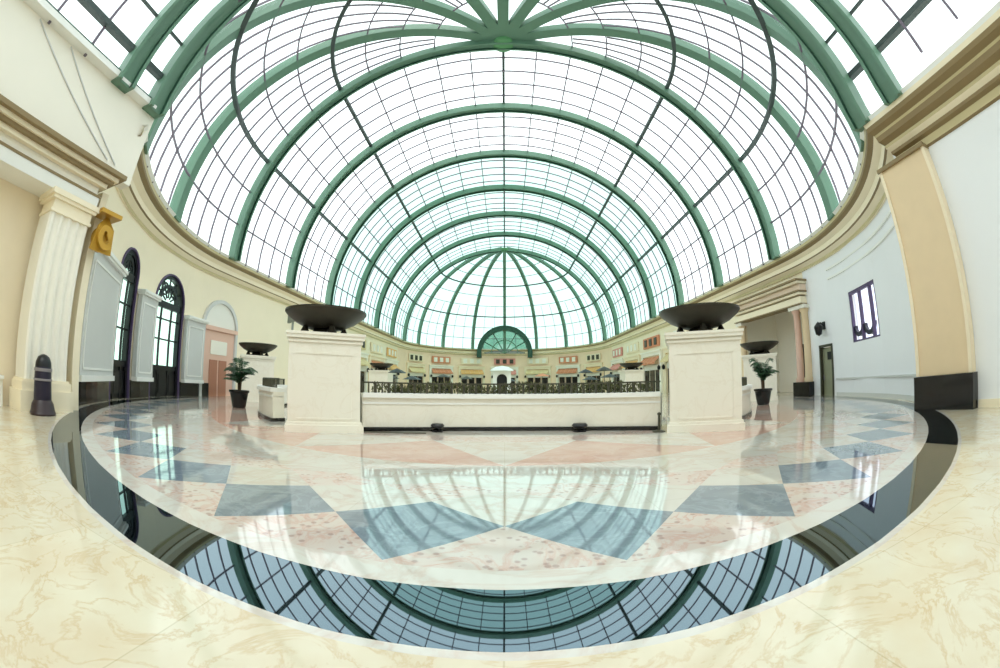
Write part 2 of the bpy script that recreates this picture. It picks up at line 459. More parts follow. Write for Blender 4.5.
def local(p0, p1):
    """plan frame of a flat bay: origin at its middle, rotation so that local -Y faces the room centre"""
    c = ((p0[0] + p1[0]) / 2, (p0[1] + p1[1]) / 2); w = sqrt((p1[0] - p0[0]) ** 2 + (p1[1] - p0[1]) ** 2)
    return c, atan2(p1[1] - p0[1], p1[0] - p0[0]), w
def arch_bay(W, H, ow, spring, sill=0, depth=.5, base=0):
    """flat wall bay with a round-arched opening; local x along wall, -y to the room"""
    mb = MB(); r = ow / 2; n = 20
    for y in (0, depth):
        xs = [-r * cos(pi * k / n) for k in range(n + 1)]
        zs = [spring + r * sin(pi * k / n) for k in range(n + 1)]
        for k in range(n):
            mb.add([(xs[k], y, zs[k]), (xs[k + 1], y, zs[k + 1]), (xs[k + 1], y, H), (xs[k], y, H)], [(0, 1, 2, 3)])
        mb.add([(-W / 2, y, base), (-r, y, base), (-r, y, H), (-W / 2, y, H)], [(0, 1, 2, 3)])
        mb.add([(r, y, base), (W / 2, y, base), (W / 2, y, H), (r, y, H)], [(0, 1, 2, 3)])
        if sill > base: mb.add([(-r, y, base), (r, y, base), (r, y, sill), (-r, y, sill)], [(0, 1, 2, 3)])
    path = [(-r, sill)] + [(-r * cos(pi * k / n), spring + r * sin(pi * k / n)) for k in range(n + 1)] + [(r, sill)]
    for k in range(len(path) - 1):
        a, b = path[k], path[k + 1]
        mb.add([(a[0], 0, a[1]), (b[0], 0, b[1]), (b[0], depth, b[1]), (a[0], depth, a[1])], [(0, 1, 2, 3)])
    if sill > base: mb.add([(-r, 0, sill), (r, 0, sill), (r, depth, sill), (-r, depth, sill)], [(0, 1, 2, 3)])
    mb.add([(-W / 2, 0, H), (W / 2, 0, H), (W / 2, depth, H), (-W / 2, depth, H)], [(0, 1, 2, 3)])
    return mb
def place(o, c, rz, z=0): o.location = (c[0], c[1], z); o.rotation_euler = (0, 0, rz); return o

# --- rotunda wall, left: plain spans and two bays with tall arched windows, then the blind shop arch
wall_l = sempty('wall_rotunda_left')
LB = [(-63.4, -54.4), (-80.2, -69.2)]
for d0, d1 in ((-41.9, -56.3), (-64.3, -69.8), (-80.4, -90)):
    obj('plain_wall', wall_strip('w', arcpts(RW, d0, d1), 0, WH, 0, side=1), M['cream'], wall_l)
for (d0, d1), ow, spr in (((-56.2, -64.5), 2.5, 6.1), ((-69.6, -80.6), 3.6, 5.6)):
    c, rz, w = local(P(RW, rad(d1)), P(RW, rad(d0)))
    # local x must run so that local -y faces the centre
    rz2 = rz if Vector((-sin(rz) * -1, cos(rz) * -1)).dot(Vector((0 - c[0], CY - c[1]))) > 0 else rz + pi
    o = obj('window_bay', arch_bay(w, WH, ow, spr), M['cream'], wall_l); place(o, c, rz2)
    # the window itself
    wd = sempty('window_1' if ow < 3 else 'window_2'); place(wd, c, rz2)
    r = ow / 2; fr = [(-r + .06, .22, 0)] + [(-(r - .06) * cos(pi * k / 20), .22, spr + (r - .06) * sin(pi * k / 20)) for k in range(21)] + [(r - .06, .22, 0)]
    obj('window_frame', MB().sweep(fr, (0, 1, 0), [(-.16, -.06), (.16, -.06), (.16, .26), (-.16, .26)]), M['black'], wd)
    m = MB()
    m.box((0, .22, spr - .15), (ow, .24, .4)); m.box((0, .22, 1.7), (ow, .2, .3))
    for x in (-r / 3, r / 3): m.box((x, .22, spr / 2), (.1, .12, spr))
    for z in (3.4, 4.6): m.box((0, .22, z), (ow, .1, .09))
    m.sweep([(-(r * .55) * cos(pi * k / 14), .22, spr + .05 + r * .55 * sin(pi * k / 14)) for k in range(15)], (0, 1, 0), [(-.1, -.1), (.1, -.1), (.1, .1), (-.1, .1)])
    for k in range(1, 6):
        a = pi * k / 6; m.tube([(-r * .18 * cos(a), .22, spr + r * .18 * sin(a)), (-r * .97 * cos(a), .22, spr + r * .97 * sin(a))], .06, 6)
    for sx in (-1, 1):   # round eyes in the arch head
        m.sweep([(sx * r * .3 + r * .2 * cos(2 * pi * k / 12), .2, spr + r * .45 + r * .2 * sin(2 * pi * k / 12)) for k in range(12)], (0, 1, 0), [(-.05, -.05), (.05, -.05), (.05, .05), (-.05, .05)], closed=True)
    obj('muntins', m, M['black'], wd)
    m = MB()
    gp = [(-r, .3, 1.8), (r, .3, 1.8)] + [(r * cos(pi * k / 20), .3, spr + r * sin(pi * k / 20)) for k in range(21)]
    m.add(gp, [tuple(range(len(gp)))]); obj('glass', m, M['green_glass'], wd)
    m = MB(); m.box((0, .28, .8), (ow, .1, 1.6))
    for x in (-r / 3 * 2, 0, r / 3 * 2): m.box((x, .2, .8), (ow / 4, .08, 1.1))
    obj('lower_panel', m, M['black'], wd)
    # reveal lining in dark metal
    m = MB().sweep([(-r + .02, .05, 0)] + [(-(r - .02) * cos(pi * k / 20), .05, spr + (r - .02) * sin(pi * k / 20)) for k in range(21)] + [(r - .02, .05, 0)], (0, 1, 0), [(-.12, 0), (.12, 0), (.12, .09), (-.12, .09)])
    obj('surround', m, M['purple_grey'], wd)

# --- rotunda wall, right
wall_r = sempty('wall_rotunda_right')
for d0, d1 in ((42.2, 62.6), (72.6, 78.8), (83.2, 86)):
    obj('plain_wall', wall_strip('w', arcpts(RW, d0, d1), 0, WH, 0, side=-1), M['blue_white'], wall_r)
def rect_bay(W, H, ow, z0, z1, depth=.5):
    mb = MB(); s = (W - ow) / 2
    mb.box((-W / 2 + s / 2, depth / 2, H / 2), (s, depth, H)); mb.box((W / 2 - s / 2, depth / 2, H / 2), (s, depth, H))
    if z0 > 0: mb.box((0, depth / 2, z0 / 2), (ow, depth, z0))
    mb.box((0, depth / 2, (z1 + H) / 2), (ow, depth, H - z1)); return mb
def face(d0, d1, R=RW):
    c, rz, w = local(P(R, rad(d0)), P(R, rad(d1)))
    if Vector((sin(rz), -cos(rz))).dot(Vector((-c[0], CY - c[1]))) < 0: rz += pi
    return c, rz, w
c, rz, w = face(62.6, 72.6)
o = obj('window_bay', rect_bay(w, WH, 3.3, 3.05, 5.95), M['blue_white'], wall_r); place(o, c, rz)
wd = sempty('window_3'); place(wd, c, rz)
m = MB()
for x in (-1.58, -.4, .9, 1.58): m.box((x, .12, 4.5), (.12 if abs(x) > 1.5 else .16, .2, 2.9))
m.box((0, .12, 5.85), (3.3, .2, .18)); m.box((0, .12, 3.1), (3.3, .2, .1))
obj('window_frame', m, M['purple_grey'], wd)
m = MB()
for cx, rr in ((.3, .55), (-1.0, .5)): m.sweep([(cx + rr * cos(pi + pi * k / 12), .2, 3.95 + rr * sin(pi + pi * k / 12)) for k in range(13)], (0, 1, 0), [(-.1, -.12), (.1, -.12), (.1, .12), (-.1, .12)])
obj('curved_tracery', m, M['purple_black'], wd)
m = MB(); m.add([(-1.6, .34, 3.1), (1.6, .34, 3.1), (1.6, .34, 5.9), (-1.6, .34, 5.9)], [(0, 1, 2, 3)]); obj('glass', m, glass_mat('cool_window_glass', (228, 232, 246), .08), wd)
# small side door and its bay
c, rz, w = face(78.8, 83.2)
o = obj('door_bay', rect_bay(w, WH, 1.5, 0, 3.25), M['blue_white'], wall_r); place(o, c, rz)
dr = sempty('door_1'); place(dr, c, rz)
m = MB(); m.box((-.69, .1, 1.62), (.14, .34, 3.24)); m.box((.69, .1, 1.62), (.14, .34, 3.24)); m.box((0, .1, 3.2), (1.52, .34, .16)); obj('door_frame', m, M['rail'], dr)
m = MB(); m.box((0, .2, 1.55), (1.24, .08, 3.1)); obj('door_leaf', m, mat('olive_grey_door', (140, 142, 116), .4), dr)
m = MB(); m.box((.2, .14, 2.55), (.5, .05, .5)); obj('door_sign', m, M['black'], dr)
m = MB().tube([(-.5, .1, 1.0), (-.5, .1, 1.3)], .03); obj('door_handle', m, M['silver'], dr)
# --- straight entrance-hall walls
XR = 13.9
m = wall_strip('w', [(XR, YB), (XR, YC - .3)], 0, 8.9, 0, thick=.5, side=-1); struct('wall_right', m, M['blue_white'])
m = wall_strip('w', [(-14.4, YB), (-14.4, YC - .3)], 0, 6.7, 0, thick=.5, side=1); struct('wall_left', m, M['peach'])
m = wall_strip('w', [(-13.0, YB), (-13.0, YC + .3)], 7.7, 10.7, 0, thick=.6, side=1)
struct('wall_left_attic', m, M['cream2'])
struct('wall_back', MB().box((0, YB - .25, 5.4), (29, .5, 10.8)), M['cream2'])
m = MB().add([(-XC, YB, 10.1)] + [(p[0], YB, p[2]) for p in hall_pts(YB)], [tuple(range(38))]); struct('wall_back_gable', m, M['glass'])
# short returns where the hall meets the rotunda
struct('wall_corner_left', MB().box((-14.15, 6.86, 3.6), (1.5, .3, 7.2)), M['cream'])
struct('wall_corner_right', MB().box((14.35, YC - .3, 4.3), (.8, .5, 8.6)), M['blue_white'])
# attic panel grooves: thin mouldings that meet in a long point
m = MB()
for p, q in (((-12.97, .9, 10.6), (-12.97, 6.2, 8.1)), ((-12.97, 2.6, 10.6), (-12.97, 6.6, 8.1))):
    m.sweep([p, q], (1, 0, 0), [(-.02, -.02), (.02, -.02), (.02, .02), (-.02, .02)])
struct('trim_1', m, M['grey_white'])
# left glazing kerb
m = MB(); m.box((-13.0, (YB + YC) / 2 - .1, 10.78), (.9, YC - YB, .22)); struct('trim_2', m, M['white'])
m = MB(); m.box((-12.75, (YB + YC) / 2 - .1, 10.93), (.3, YC - YB, .1)); struct('trim_3', m, M['green_dark'])

# ------------------------------------------------------------------ cornices (profiles in (outwards-from-wall, z))
def mitre(q, s):
    R = RW - q; x = XR - q; return (s * x, CY - sqrt(R * R - x * x))
def cornice(pts, prof, ms, name, side=1, closed=False, first=None, last=None):
    """prof: list of (inset towards room, z, material index of the face that starts here)"""
    mb = MB(); n = len(pts); k = len(prof); rows = []
    for i in range(n):
        p = Vector(pts[i][:2]); t = (Vector(pts[min(i + 1, n - 1)][:2]) - Vector(pts[max(i - 1, 0)][:2])).normalized()
        nn = Vector((-t.y, t.x)) * side
        rows.append([(p.x + nn.x * q[0], p.y + nn.y * q[0], q[1]) for q in prof])
    if first: rows[0] = [(*mitre(q[0], first), q[1]) for q in prof]
    if last: rows[-1] = [(*mitre(q[0], last), q[1]) for q in prof]
    for j in range(k - 1):
        vs = []; fs = []
        for i in range(n): vs += [rows[i][j], rows[i][j + 1]]
        for i in range(n - 1): fs.append((2 * i, 2 * i + 1, 2 * i + 3, 2 * i + 2))
        mb.add(vs, fs, prof[j][2])
    return struct(name, mb, ms)
CM = [M['cream'], M['brown_band'], M['white'], mat('pale_olive_moulding', (196, 182, 140), .5)]
# ring + nave cornice: overhang from wall RW to lip RL
RP = [(0, 8.55, 0), (.12, 8.55, 3), (.12, 8.75, 0), (.4, 8.95, 1), (.5, 9.0, 0), (.5, 9.3, 0), (.8, 9.5, 1), (1.02, 9.62, 1), (1.05, 9.72, 3), (1.05, 9.9, 2), (1.2, 10.05, 2), (0, 10.1, 0)]
def ringpath(side):
    pts = [P(RW, rad(side * d)) for d in [41.5, 43.5] + list(range(45, 91, 3))]
    pts += [(side * RW, CY + BAY / 2 * k, 0) for k in range(1, NB * 2 + 1)]
    pts += [(side * RW * cos(a), YE + RW * sin(a), 0) for a in [rad(4 * k) for k in range(1, 23)]]
    pts += [(0, YE + RW, 0)]
    return pts
cornice(ringpath(1), RP, CM, 'trim_4', 1, first=1)
cornice(ringpath(-1), RP, CM, 'trim_5', -1, first=-1)
# heavy cornice of the entrance hall, right side (stepped, olive brown bands)
HP = [(0, 8.3, 1), (.12, 8.35, 3), (.14, 8.6, 1), (.3, 8.68, 1), (.32, 8.78, 0), (.5, 8.9, 3), (.5, 9.02, 1), (.72, 9.16, 1), (.76, 9.34, 3), (.8, 9.42, 1), (1.0, 9.55, 1), (1.05, 9.7, 0), (1.1, 9.85, 2), (1.15, 10.0, 2), (0, 10.1, 0)]
cornice([(XR, YB, 0), (XR, -2, 0), (XR, 2, 0), (XR, 6.3, 0), (XR, YC, 0)], HP, CM, 'trim_6', 1, last=1)
# thin mouldings on the cool right wall below the cornice
for i, z in enumerate((7.3, 7.9)):
    m = MB().sweep([P(RW - .03, rad(d), z) for d in range(46, 79, 2)], (0, 0, 1), [(-.06, -.05), (.06, -.05), (.06, .06), (-.06, .06)]); struct('trim_%d' % (8 + i), m, M['white'])
m = MB().sweep([P(RW - .03, rad(d), 1.05) for d in range(44, 79, 2)], (0, 0, 1), [(-.05, -.04), (.05, -.04), (.05, .06), (-.05, .06)]); struct('trim_10', m, M['grey_white'])
# black dado along the left rotunda wall
for i, (d0, d1) in enumerate(((-42.4, -56.6), (-64.1, -70.0), (-80.2, -90))):
    m = wall_strip('d', arcpts(RW - .12, d0, d1), 0, .92, 0, thick=.1, side=1); o = struct('baseboard_left_%s' % 'abc'[i], m, M['black_stone'])
m = wall_strip('d', arcpts(RW - .08, 43, 78), 0, .22, 0, thick=.06, side=-1); struct('baseboard_right', m, M['grey_white'])

# grey-white panel piers with caps between the left windows
def panel_pier(d0, d1, z0, z1, label):
    c, rz, w = face(d0, d1, RW - .22)
    t = thing('wall_panel', label, 'wall panel', (c[0], c[1], 0), rz, None)
    obj('panel', MB().box((0, -.02, (z0 + z1) / 2), (w, .3, z1 - z0)), M['grey_white'], t)
    m = MB()
    for x in (-w / 2 + .25, w / 2 - .25): m.box((x, -.19, (z0 + z1) / 2), (.08, .05, z1 - z0 - .8))
    for z in (z0 + .4, z1 - .4): m.box((0, -.19, z), (w - .5, .05, .08))
    obj('panel_moulding', m, M['white'], t)
    obj('cap', MB().box((0, -.08, z1 + .06), (w + .1, .5, .12)).box((0, -.1, z1 + .18), (w + .2, .62, .14)), M['white'], t)
    obj('skirting', MB().box((0, -.06, z0 + .05), (w + .04, .4, .22)), M['white'], t)
panel_pier(-56.2, -43.6, .95, 5.55, 'wide grey-white wall panel between the fluted pilaster and the narrow arched window')
panel_pier(-69.9, -64.3, .95, 5.35, 'narrow grey-white wall panel between the two dark arched windows')
panel_pier(-86.4, -80.4, .95, 4.95, 'grey-white wall panel between the green-lit arched window and the pink doorway')

# ------------------------------------------------------------------ blind arch with pink doorway (left, after the windows)
o = sempty('door_2'); place(o, (-RW + .02, 23.0), pi / 2)
def blind(o, ow, spr):
    r = ow / 2
    m = MB().sweep([(-r, -.1, 0)] + [(-r * cos(pi * k / 20), -.1, spr + r * sin(pi * k / 20)) for k in range(21)] + [(r, -.1, 0)], (0, 1, 0), [(-.12, -.12), (.12, -.12), (.12, .14), (-.12, .14)])
    obj('arch_moulding', m, M['grey_white'], o)
    gp = [(-r, -.06, spr), (r, -.06, spr)] + [(r * cos(pi * k / 20), -.06, spr + r * sin(pi * k / 20)) for k in range(1, 20)]
    obj('fanlight', MB().add(gp, [tuple(range(len(gp)))]), M['screen'], o)
    obj('lintel', MB().box((0, -.12, spr - .05), (ow + .2, .22, .3)), M['pink'], o)
    obj('doorway_panel', MB().box((0, -.03, spr / 2 - .1), (ow - .2, .06, spr - .2)), M['pink'], o)
    rd = mat('rust_door', (176, 120, 96), .5)
    for x in (-.55, .55): obj('door_leaf', MB().box((x, -.08, 1.3), (.9, .08, 2.6)), rd, o)
    m = MB(); m.box((0, -.1, 3.5), (1.9, .06, 1.0)); obj('transom', m, M['cream2'], o)
blind(o, 4.0, 4.9)

# ------------------------------------------------------------------ nave walls with openings, and far apse
for sd, nm in ((-1, 'left'), (1, 'right')):
    w0 = CY if sd < 0 else 29.6
    m = wall_strip('w', [(sd * RW, w0), (sd * RW, YE)], 0, WH, 0, side=-sd if False else (1 if sd < 0 else -1))
    struct('wall_nave_%s' % nm, m, M['cream'])
pts = [(RW * cos(rad(a)), YE + RW * sin(rad(a))) for a in range(0, 181, 5)]
struct('wall_apse', wall_strip('w', pts, 0, WH, 0, side=-1), mat('warm_beige_plaster', (248, 220, 192), .7, noise=(.9, .08)))
# --- right portico opening, y 20.9 .. 29.6
m = MB(); m.box((RW + .25, 25.3, 8.25), (.5, 8.8, 1.9)); struct('wall_portico_head', m, M['cream'])
m = MB(); m.box((RW + 4.5, 25.3, 4.6), (.4, 10, 9.2)); m.box((RW + 2.4, 20.7, 4.6), (4.4, .3, 9.2)); m.box((RW + 2.4, 29.9, 4.6), (4.4, .3, 9.2)); struct('wall_recess', m, M['cream2'])
m = MB(); m.box((RW + 2.4, 25.3, 7.6), (4.6, 9.4, .3)); struct('ceiling_recess', m, M['cream2'])
po = thing('portico', 'cream portico with stepped entablature on slim tan columns, right of the right plinth', 'portico', (RW - .1, 25.2, 0))
m = MB(); m.box((-.15, 0, 6.55), (.9, 8.9, .5)); m.box((-.25, 0, 7.0), (1.1, 9.1, .16)); m.box((-.3, 0, 7.75), (1.3, 9.3, .16)); obj('entablature', m, M['cream'], po)
m = MB(); m.box((-.33, 0, 7.15), (1.2, 9.2, .1)); m.box((-.42, 0, 7.9), (1.45, 9.5, .12)); m.box((-.2, 0, 6.28), (1.0, 9.0, .08)); obj('mouldings', m, M['brown_band'], po)
m = MB(); m.box((-.1, 0, 7.42), (1.0, 9.1, .42)); obj('frieze', m, mat('pale_rose_frieze', (238, 216, 196), .6), po)
for y, mm in ((-4.2, M['tan']), (-3.3, M['pink']), (4.1, M['tan'])):
    cl = obj('column', MB().lathe([(.34, .95), (.34, 1.2), (.28, 1.3), (.26, 5.7), (.36, 5.85), (.4, 6.2)], (-.1, y, 0), 24), mm, po, True)
    obj('column_base', MB().box((-.1, y, .48), (.85, .85, .95)), M['black_stone'], cl)
    obj('capital', MB().box((-.1, y, 6.1), (.9, .9, .25)), M['cream2'], cl)
struct('door_3', MB().box((RW + 4.22, 25.7, 2.0), (.12, 2.6, 4.0)), M['shop_glass'])

# wall lantern between portico and the small door
lc, lrz, lw = face(79.2, 82.8, RW - .1)
t = thing('wall_lantern', 'small black wall lantern above the narrow olive door on the right', 'lantern', (lc[0], lc[1], 4.35), lrz)
obj('bracket', MB().tube([(0, .1, .1), (0, -.25, .35), (0, -.42, .25)], .05).box((0, .05, .15), (.3, .08, .5)), M['black'], t)
obj('lamp_body', MB().lathe([(.05, -.5), (.22, -.4), (.32, .05), (.3, .12), (.12, .32), (0, .42)], (0, -.45, .0), 12), M['black'], t)
# grey projecting sign at left above the far urn
t = thing('hanging_sign', 'grey horizontal sign board projecting beside the left plinth\'s bowl', 'sign', (-15.3, 25.0, 6.05), rad(-38))
obj('board', MB().box((0, 0, 0), (2.0, .16, .75)), mat('grey_green_sign', (112, 118, 108), .5), t)
obj('bracket_arm', MB().box((1.5, 0, -.05), (1.2, .12, .2)).box((0, 0, -3.4), (.14, .14, 6.1)).box((0, 0, -6.0), (.6, .6, .1)), mat('grey_sign_steel', (140, 146, 138), .5), t)

# ------------------------------------------------------------------ left hall: entablature, fluted pilaster, bin, gilded stand-in bracket
en = thing('entablature', 'long cream entablature with brown mouldings over the fluted pilaster at left', 'entablature', (-13.4, 0, 0))
y0, y1 = YB + .02, 6.35
def ebox(m, inset, za, zb): m.box(((-.98 + .25 + inset) / 2, (y0 + y1 + inset) / 2, (za + zb) / 2), (1.23 + inset, y1 - y0 + inset, zb - za))
m = MB(); ebox(m, .1, 6.4, 6.85); obj('architrave', m, M['white'], en)
m = MB(); ebox(m, .0, 6.85, 7.15); obj('frieze', m, M['cream2'], en)
m = MB(); ebox(m, .22, 7.15, 7.3); ebox(m, .5, 7.42, 7.55); obj('corona', m, M['cream'], en)
m = MB(); ebox(m, .38, 7.3, 7.42); ebox(m, .13, 6.78, 6.86); ebox(m, .7, 7.55, 7.7); obj('brown_mouldings', m, M['brown_band'], en)

py0, py1 = 4.5, 6.45
pc = (py0 + py1) / 2
t = thing('fluted_pilaster', 'broad cream fluted pilaster with moulded capital carrying the left entablature', 'pilaster', (-13.4, pc, 0))
m = MB(); n = 4; wq = (py1 - py0 - .3)
vs = []; prof = [(-.65, -wq / 2), (.36, -wq / 2), (.42, -wq / 2 + .06)]
for i in range(n):
    a = -wq / 2 + .12 + (wq - .24) * i / n; b = -wq / 2 + .12 + (wq - .24) * (i + 1) / n
    prof += [(.42, a + .05)] + [(.42 - .09 * sin(pi * q / 6), a + .05 + (b - a - .1) * q / 6) for q in range(1, 6)] + [(.42, b - .05)]
prof += [(.42, wq / 2 - .06), (.36, wq / 2), (-.65, wq / 2)]
k = len(prof)
for z in (.9, 5.75): vs += [(x, y, z) for x, y in prof]
m.add(vs, [(i, (i + 1) % k, k + (i + 1) % k, k + i) for i in range(k)]); obj('shaft', m, M['cream2'], t)
m = MB(); m.box((-.1, 0, .3), (1.3, wq + .4, .6)); m.box((-.1, 0, .72), (1.2, wq + .26, .24)); m.box((-.1, 0, .87), (1.14, wq + .14, .08)); obj('base', m, M['cream'], t)
m = MB(); m.box((-.1, 0, 5.78), (1.16, wq + .1, .1)); m.box((-.1, 0, 5.98), (1.1, wq, .3)); m.box((-.1, 0, 6.18), (1.3, wq + .24, .12)); m.box((-.1, 0, 6.31), (1.42, wq + .4, .17)); obj('capital', m, M['cream'], t)

t = thing('standin_bracket', 'gold scrolled bracket tucked beside the fluted pilaster\'s capital', 'bracket', (-12.9, 6.95, 6.35))  # made-up scroll, stands in for the gold underside of a lit niche arch
m = MB()
sp = [(-.0 + (.15 + .42 * q / 22) * cos(-.6 + q * .28) * .6, (.12 + .42 * q / 22) * sin(-.6 + q * .28) * .8 - .75) for q in range(23)]
m.sweep([(0, y, z) for y, z in sp], (1, 0, 0), [(-.3, -.1), (.3, -.1), (.3, .1), (-.3, .1)]); obj('scroll', m, M['gold'], t)
m = MB()
for q in range(9):
    a = rad(-80 + 20 * q); m.sweep([(-.1, .25 * cos(a * .5) * .3, -.1), (.12, .3 * sin(a), -.5), (.05, .42 * sin(a), -1.3)], (0, 1, 0), [(-.07, -.04), (.07, -.04), (.07, .04), (-.07, .04)])
obj('acanthus_leaf', m, M['gold'], t)
obj('abacus', MB().box((-.05, 0, -.02), (.8, .95, .14)), M['gold'], t)

# white plinth course low on the left wall
struct('baseboard_left_white', MB().box((-14.3, -2.4, .4), (.24, 13.2, .8)).box((-14.2, -2.4, .84), (.36, 13.2, .1)), M['white'])

t = thing('litter_bin', 'tall black bin with rounded top and flared foot before the fluted pilaster', 'bin', (-12.35, 5.08, 0), rad(-66))
obj('body', MB().lathe([(0, .35), (.30, .35), (.31, .4), (.29, 1.25), (.27, 1.32), (0, 1.34)], n=24), M['purple_black'], t, True)
obj('base', MB().lathe([(.44, 0), (.46, .05), (.42, .12), (.38, .3), (.3, .42), (0, .42)], n=24), mat('dark_brown_metal', (52, 38, 42), .35), t, True)
obj('dome_lid', MB().lathe([(.28, 1.3), (.27, 1.42), (.2, 1.56), (.1, 1.62), (0, 1.64)], n=24), M['black'], t, True)
obj('silver_band', MB().lathe([(.3, 1.17), (.315, 1.18), (.315, 1.25), (.3, 1.26)], n=24).lathe([(.312, .92), (.322, .93), (.322, .97), (.312, .98)], n=24), M['silver'], t, True)

# ------------------------------------------------------------------ right tan pier with black base
t = thing('stone_pier', 'tall tan sandstone pier with black granite base on the far right wall', 'pier', (13.7, 6.5, 0))
obj('shaft', MB().box((0, 0, 4.72), (.36, 2.3, 7.3)), M['tan'], t)
m = MB(); m.box((-.03, -1.12, 4.72), (.4, .14, 7.3)); m.box((-.03, 1.12, 4.72), (.4, .14, 7.3)); obj('edge_fillet', m, M['peach'], t)
obj('granite_base', MB().box((-.06, 0, .53), (.5, 2.5, 1.06)), M['black_stone'], t)
obj('neck_moulding', MB().box((-.05, 0, 8.32), (.5, 2.45, .14)), M['brown_band'], t)
# skirting of the right hall wall
struct('baseboard_right_hall', MB().box((XR - .05, (YB + 5.2) / 2, .12), (.1, 5.2 - YB, .24)), M['cream'])

# ------------------------------------------------------------------ plinths with bronze bowls
def make_plinth(label, loc, rz, w=2.3, h=2.85):
    t = thing('stone_plinth', label, 'plinth', loc, rz, None)
    m = MB(); m.box((0, 0, h / 2 + .05), (w - .12, w - .12, h - .3)); obj('block', m, M['stone'], t)
    m = MB(); m.box((0, 0, .11), (w + .06, w + .06, .22)); m.box((0, 0, .26), (w - .02, w - .02, .08)); obj('base', m, M['stone'], t)
    m = MB(); m.box((0, 0, h - .2), (w - .03, w - .03, .07)); m.box((0, 0, h - .06), (w + .06, w + .06, .12)); m.box((0, 0, h + .03), (w + .12, w + .12, .08)); obj('cap', m, M['stone'], t)
    m = MB()
    for q in range(4):
        a = q * pi / 2; r = w / 2 - .06
        for u in (-w / 2 + .3, w / 2 - .3): m.box((cos(a) * r - sin(a) * u, sin(a) * r + cos(a) * u, 1.35), (.04, .05, 1.9), a)
        for z in (.4, 2.3): m.box((cos(a) * r, sin(a) * r, z), (.04, w - .6, .05), a)
    obj('panel_moulding', m, M['stone'], t)
    return t
def make_bowl(label, loc):
    t = thing('bronze_bowl', label, 'bowl', loc, 0, None)
    obj('basin', MB().lathe([(0, .2), (.45, .2), (.62, .24), (1.0, .42), (1.27, .62), (1.36, .72), (1.36, .78), (1.28, .78), (1.2, .7), (.9, .5), (.4, .34), (0, .32)], n=48), M['bowl'], t, True)
    obj('foot', MB().lathe([(.52, 0), (.55, .06), (.42, .12), (.36, .2), (.5, .26)], n=32), M['bowl'], t, True)
    for k in range(4):
        a = pi / 4 + k * pi / 2
        obj('claw_foot', MB().lathe([(0, 0), (.13, 0), (.16, .08), (.1, .2), (.06, .28)], (.68 * cos(a), .68 * sin(a), 0), 10), M['bowl'], t, True)
    return t
lp = (-5.75, 11.45); rp = (6.25, 11.25)
p1 = make_plinth('cream stone plinth at the left end of the low wall', (lp[0], lp[1], 0), rad(29))
dup(p1, (rp[0], rp[1], 0), rad(-24), 'cream stone plinth at the right end of the low wall')
dup(p1, (-16.2, 22.0, 0), rad(40), 'cream stone plinth further back behind the left potted palm')
dup(p1, (16.6, 21.6, 0), rad(-40), 'cream stone plinth further back before the portico on the right')
b1 = make_bowl('large dark bronze bowl on the left front plinth', (lp[0], lp[1], 2.93))
dup(b1, (rp[0], rp[1], 2.93), .4, 'large dark bronze bowl on the right front plinth')
dup(b1, (-16.2, 22.0, 2.93), .2, 'dark bronze bowl on the back plinth above the left palm')
dup(b1, (16.6, 21.6, 2.93), .7, 'dark bronze bowl on the back plinth inside the portico view')
for sx, nm in ((-1, 'left'), (1, 'right')):
    x = sx * (13.9 if sx < 0 else 14.3); y = 42.5
    dup(p1, (x, y, 0), 0, 'distant cream plinth seen over the %s end of the low wall' % nm)
    dup(b1, (x, y, 2.93), 0, 'small distant dark bowl seen over the %s end of the low wall' % nm)

# ------------------------------------------------------------------ low walls and railings round the void
def wallpath(name, label, pts, h=1.19, planting=True):
    t = thing(name, label, 'low wall', (0, 0, 0))
    sec = [(-.0, 0), (0, 0)]
    def run(w0, w1, z0, z1):
        m = MB(); n = len(pts); vs = []
        for i in range(n):
            p = Vector(pts[i]); tt = (Vector(pts[min(i + 1, n - 1)]) - Vector(pts[max(i - 1, 0)])).normalized(); nn = Vector((-tt.y, tt.x))
            a = p + nn * w0; b = p + nn * w1; vs += [(a.x, a.y, z0), (b.x, b.y, z0), (b.x, b.y, z1), (a.x, a.y, z1)]
        fs = []
        for i in range(n - 1):
            for k in range(4): fs.append((i * 4 + k, i * 4 + (k + 1) % 4, i * 4 + 4 + (k + 1) % 4, i * 4 + 4 + k))
        fs += [(0, 1, 2, 3), tuple((n - 1) * 4 + k for k in (3, 2, 1, 0))]
        return m.add(vs, fs)
    obj('wall_body', run(-.2, .25, .12, h - .14), M['stone'], t)
    obj('black_kerb', run(-.27, .28, 0, .13), M['black_stone'], t)
    obj('ledge', run(-.3, .36, h - .14, h), M['white'], t)
    obj('string_moulding', run(-.23, .2, h - .34, h - .28), M['white'], t)
    # iron railing on the ledge
    obj('handrail', run(-.03, .05, h + .30, h + .35), M['rail'], t)
    m = MB(); L = 0
    for i in range(len(pts) - 1):
        a = Vector(pts[i]); b = Vector(pts[i + 1]); ln = (b - a).length; k = max(1, int(ln / .17))
        for j in range(k):
            p = a + (b - a) * (j / k); m.box((p.x, p.y, h + .15), (.035, .035, .3))
            if j % 6 == 0: m.box((p.x, p.y, h + .16), (.07, .07, .33))
    obj('balusters', m, M['rail'], t)
    return t, run
fr = [(-4.45 + 9.35 * k / 24, 12.85 - 1.2 * ((k - 12) / 12) ** 2) for k in range(25)]
wallpath('balustrade_wall', 'low cream wall with black kerb and iron railing between the two front plinths', fr)
def side(a0, a1, R=12.9): return [(R * sin(rad(a0 + (a1 - a0) * k / 10)), CY - R * cos(rad(a0 + (a1 - a0) * k / 10))) for k in range(11)]
wallpath('balustrade_wall', 'low wall with railing curving back from the left front plinth', side(-80, -38))
wallpath('balustrade_wall', 'low wall with railing curving back from the right front plinth', side(38, 80))
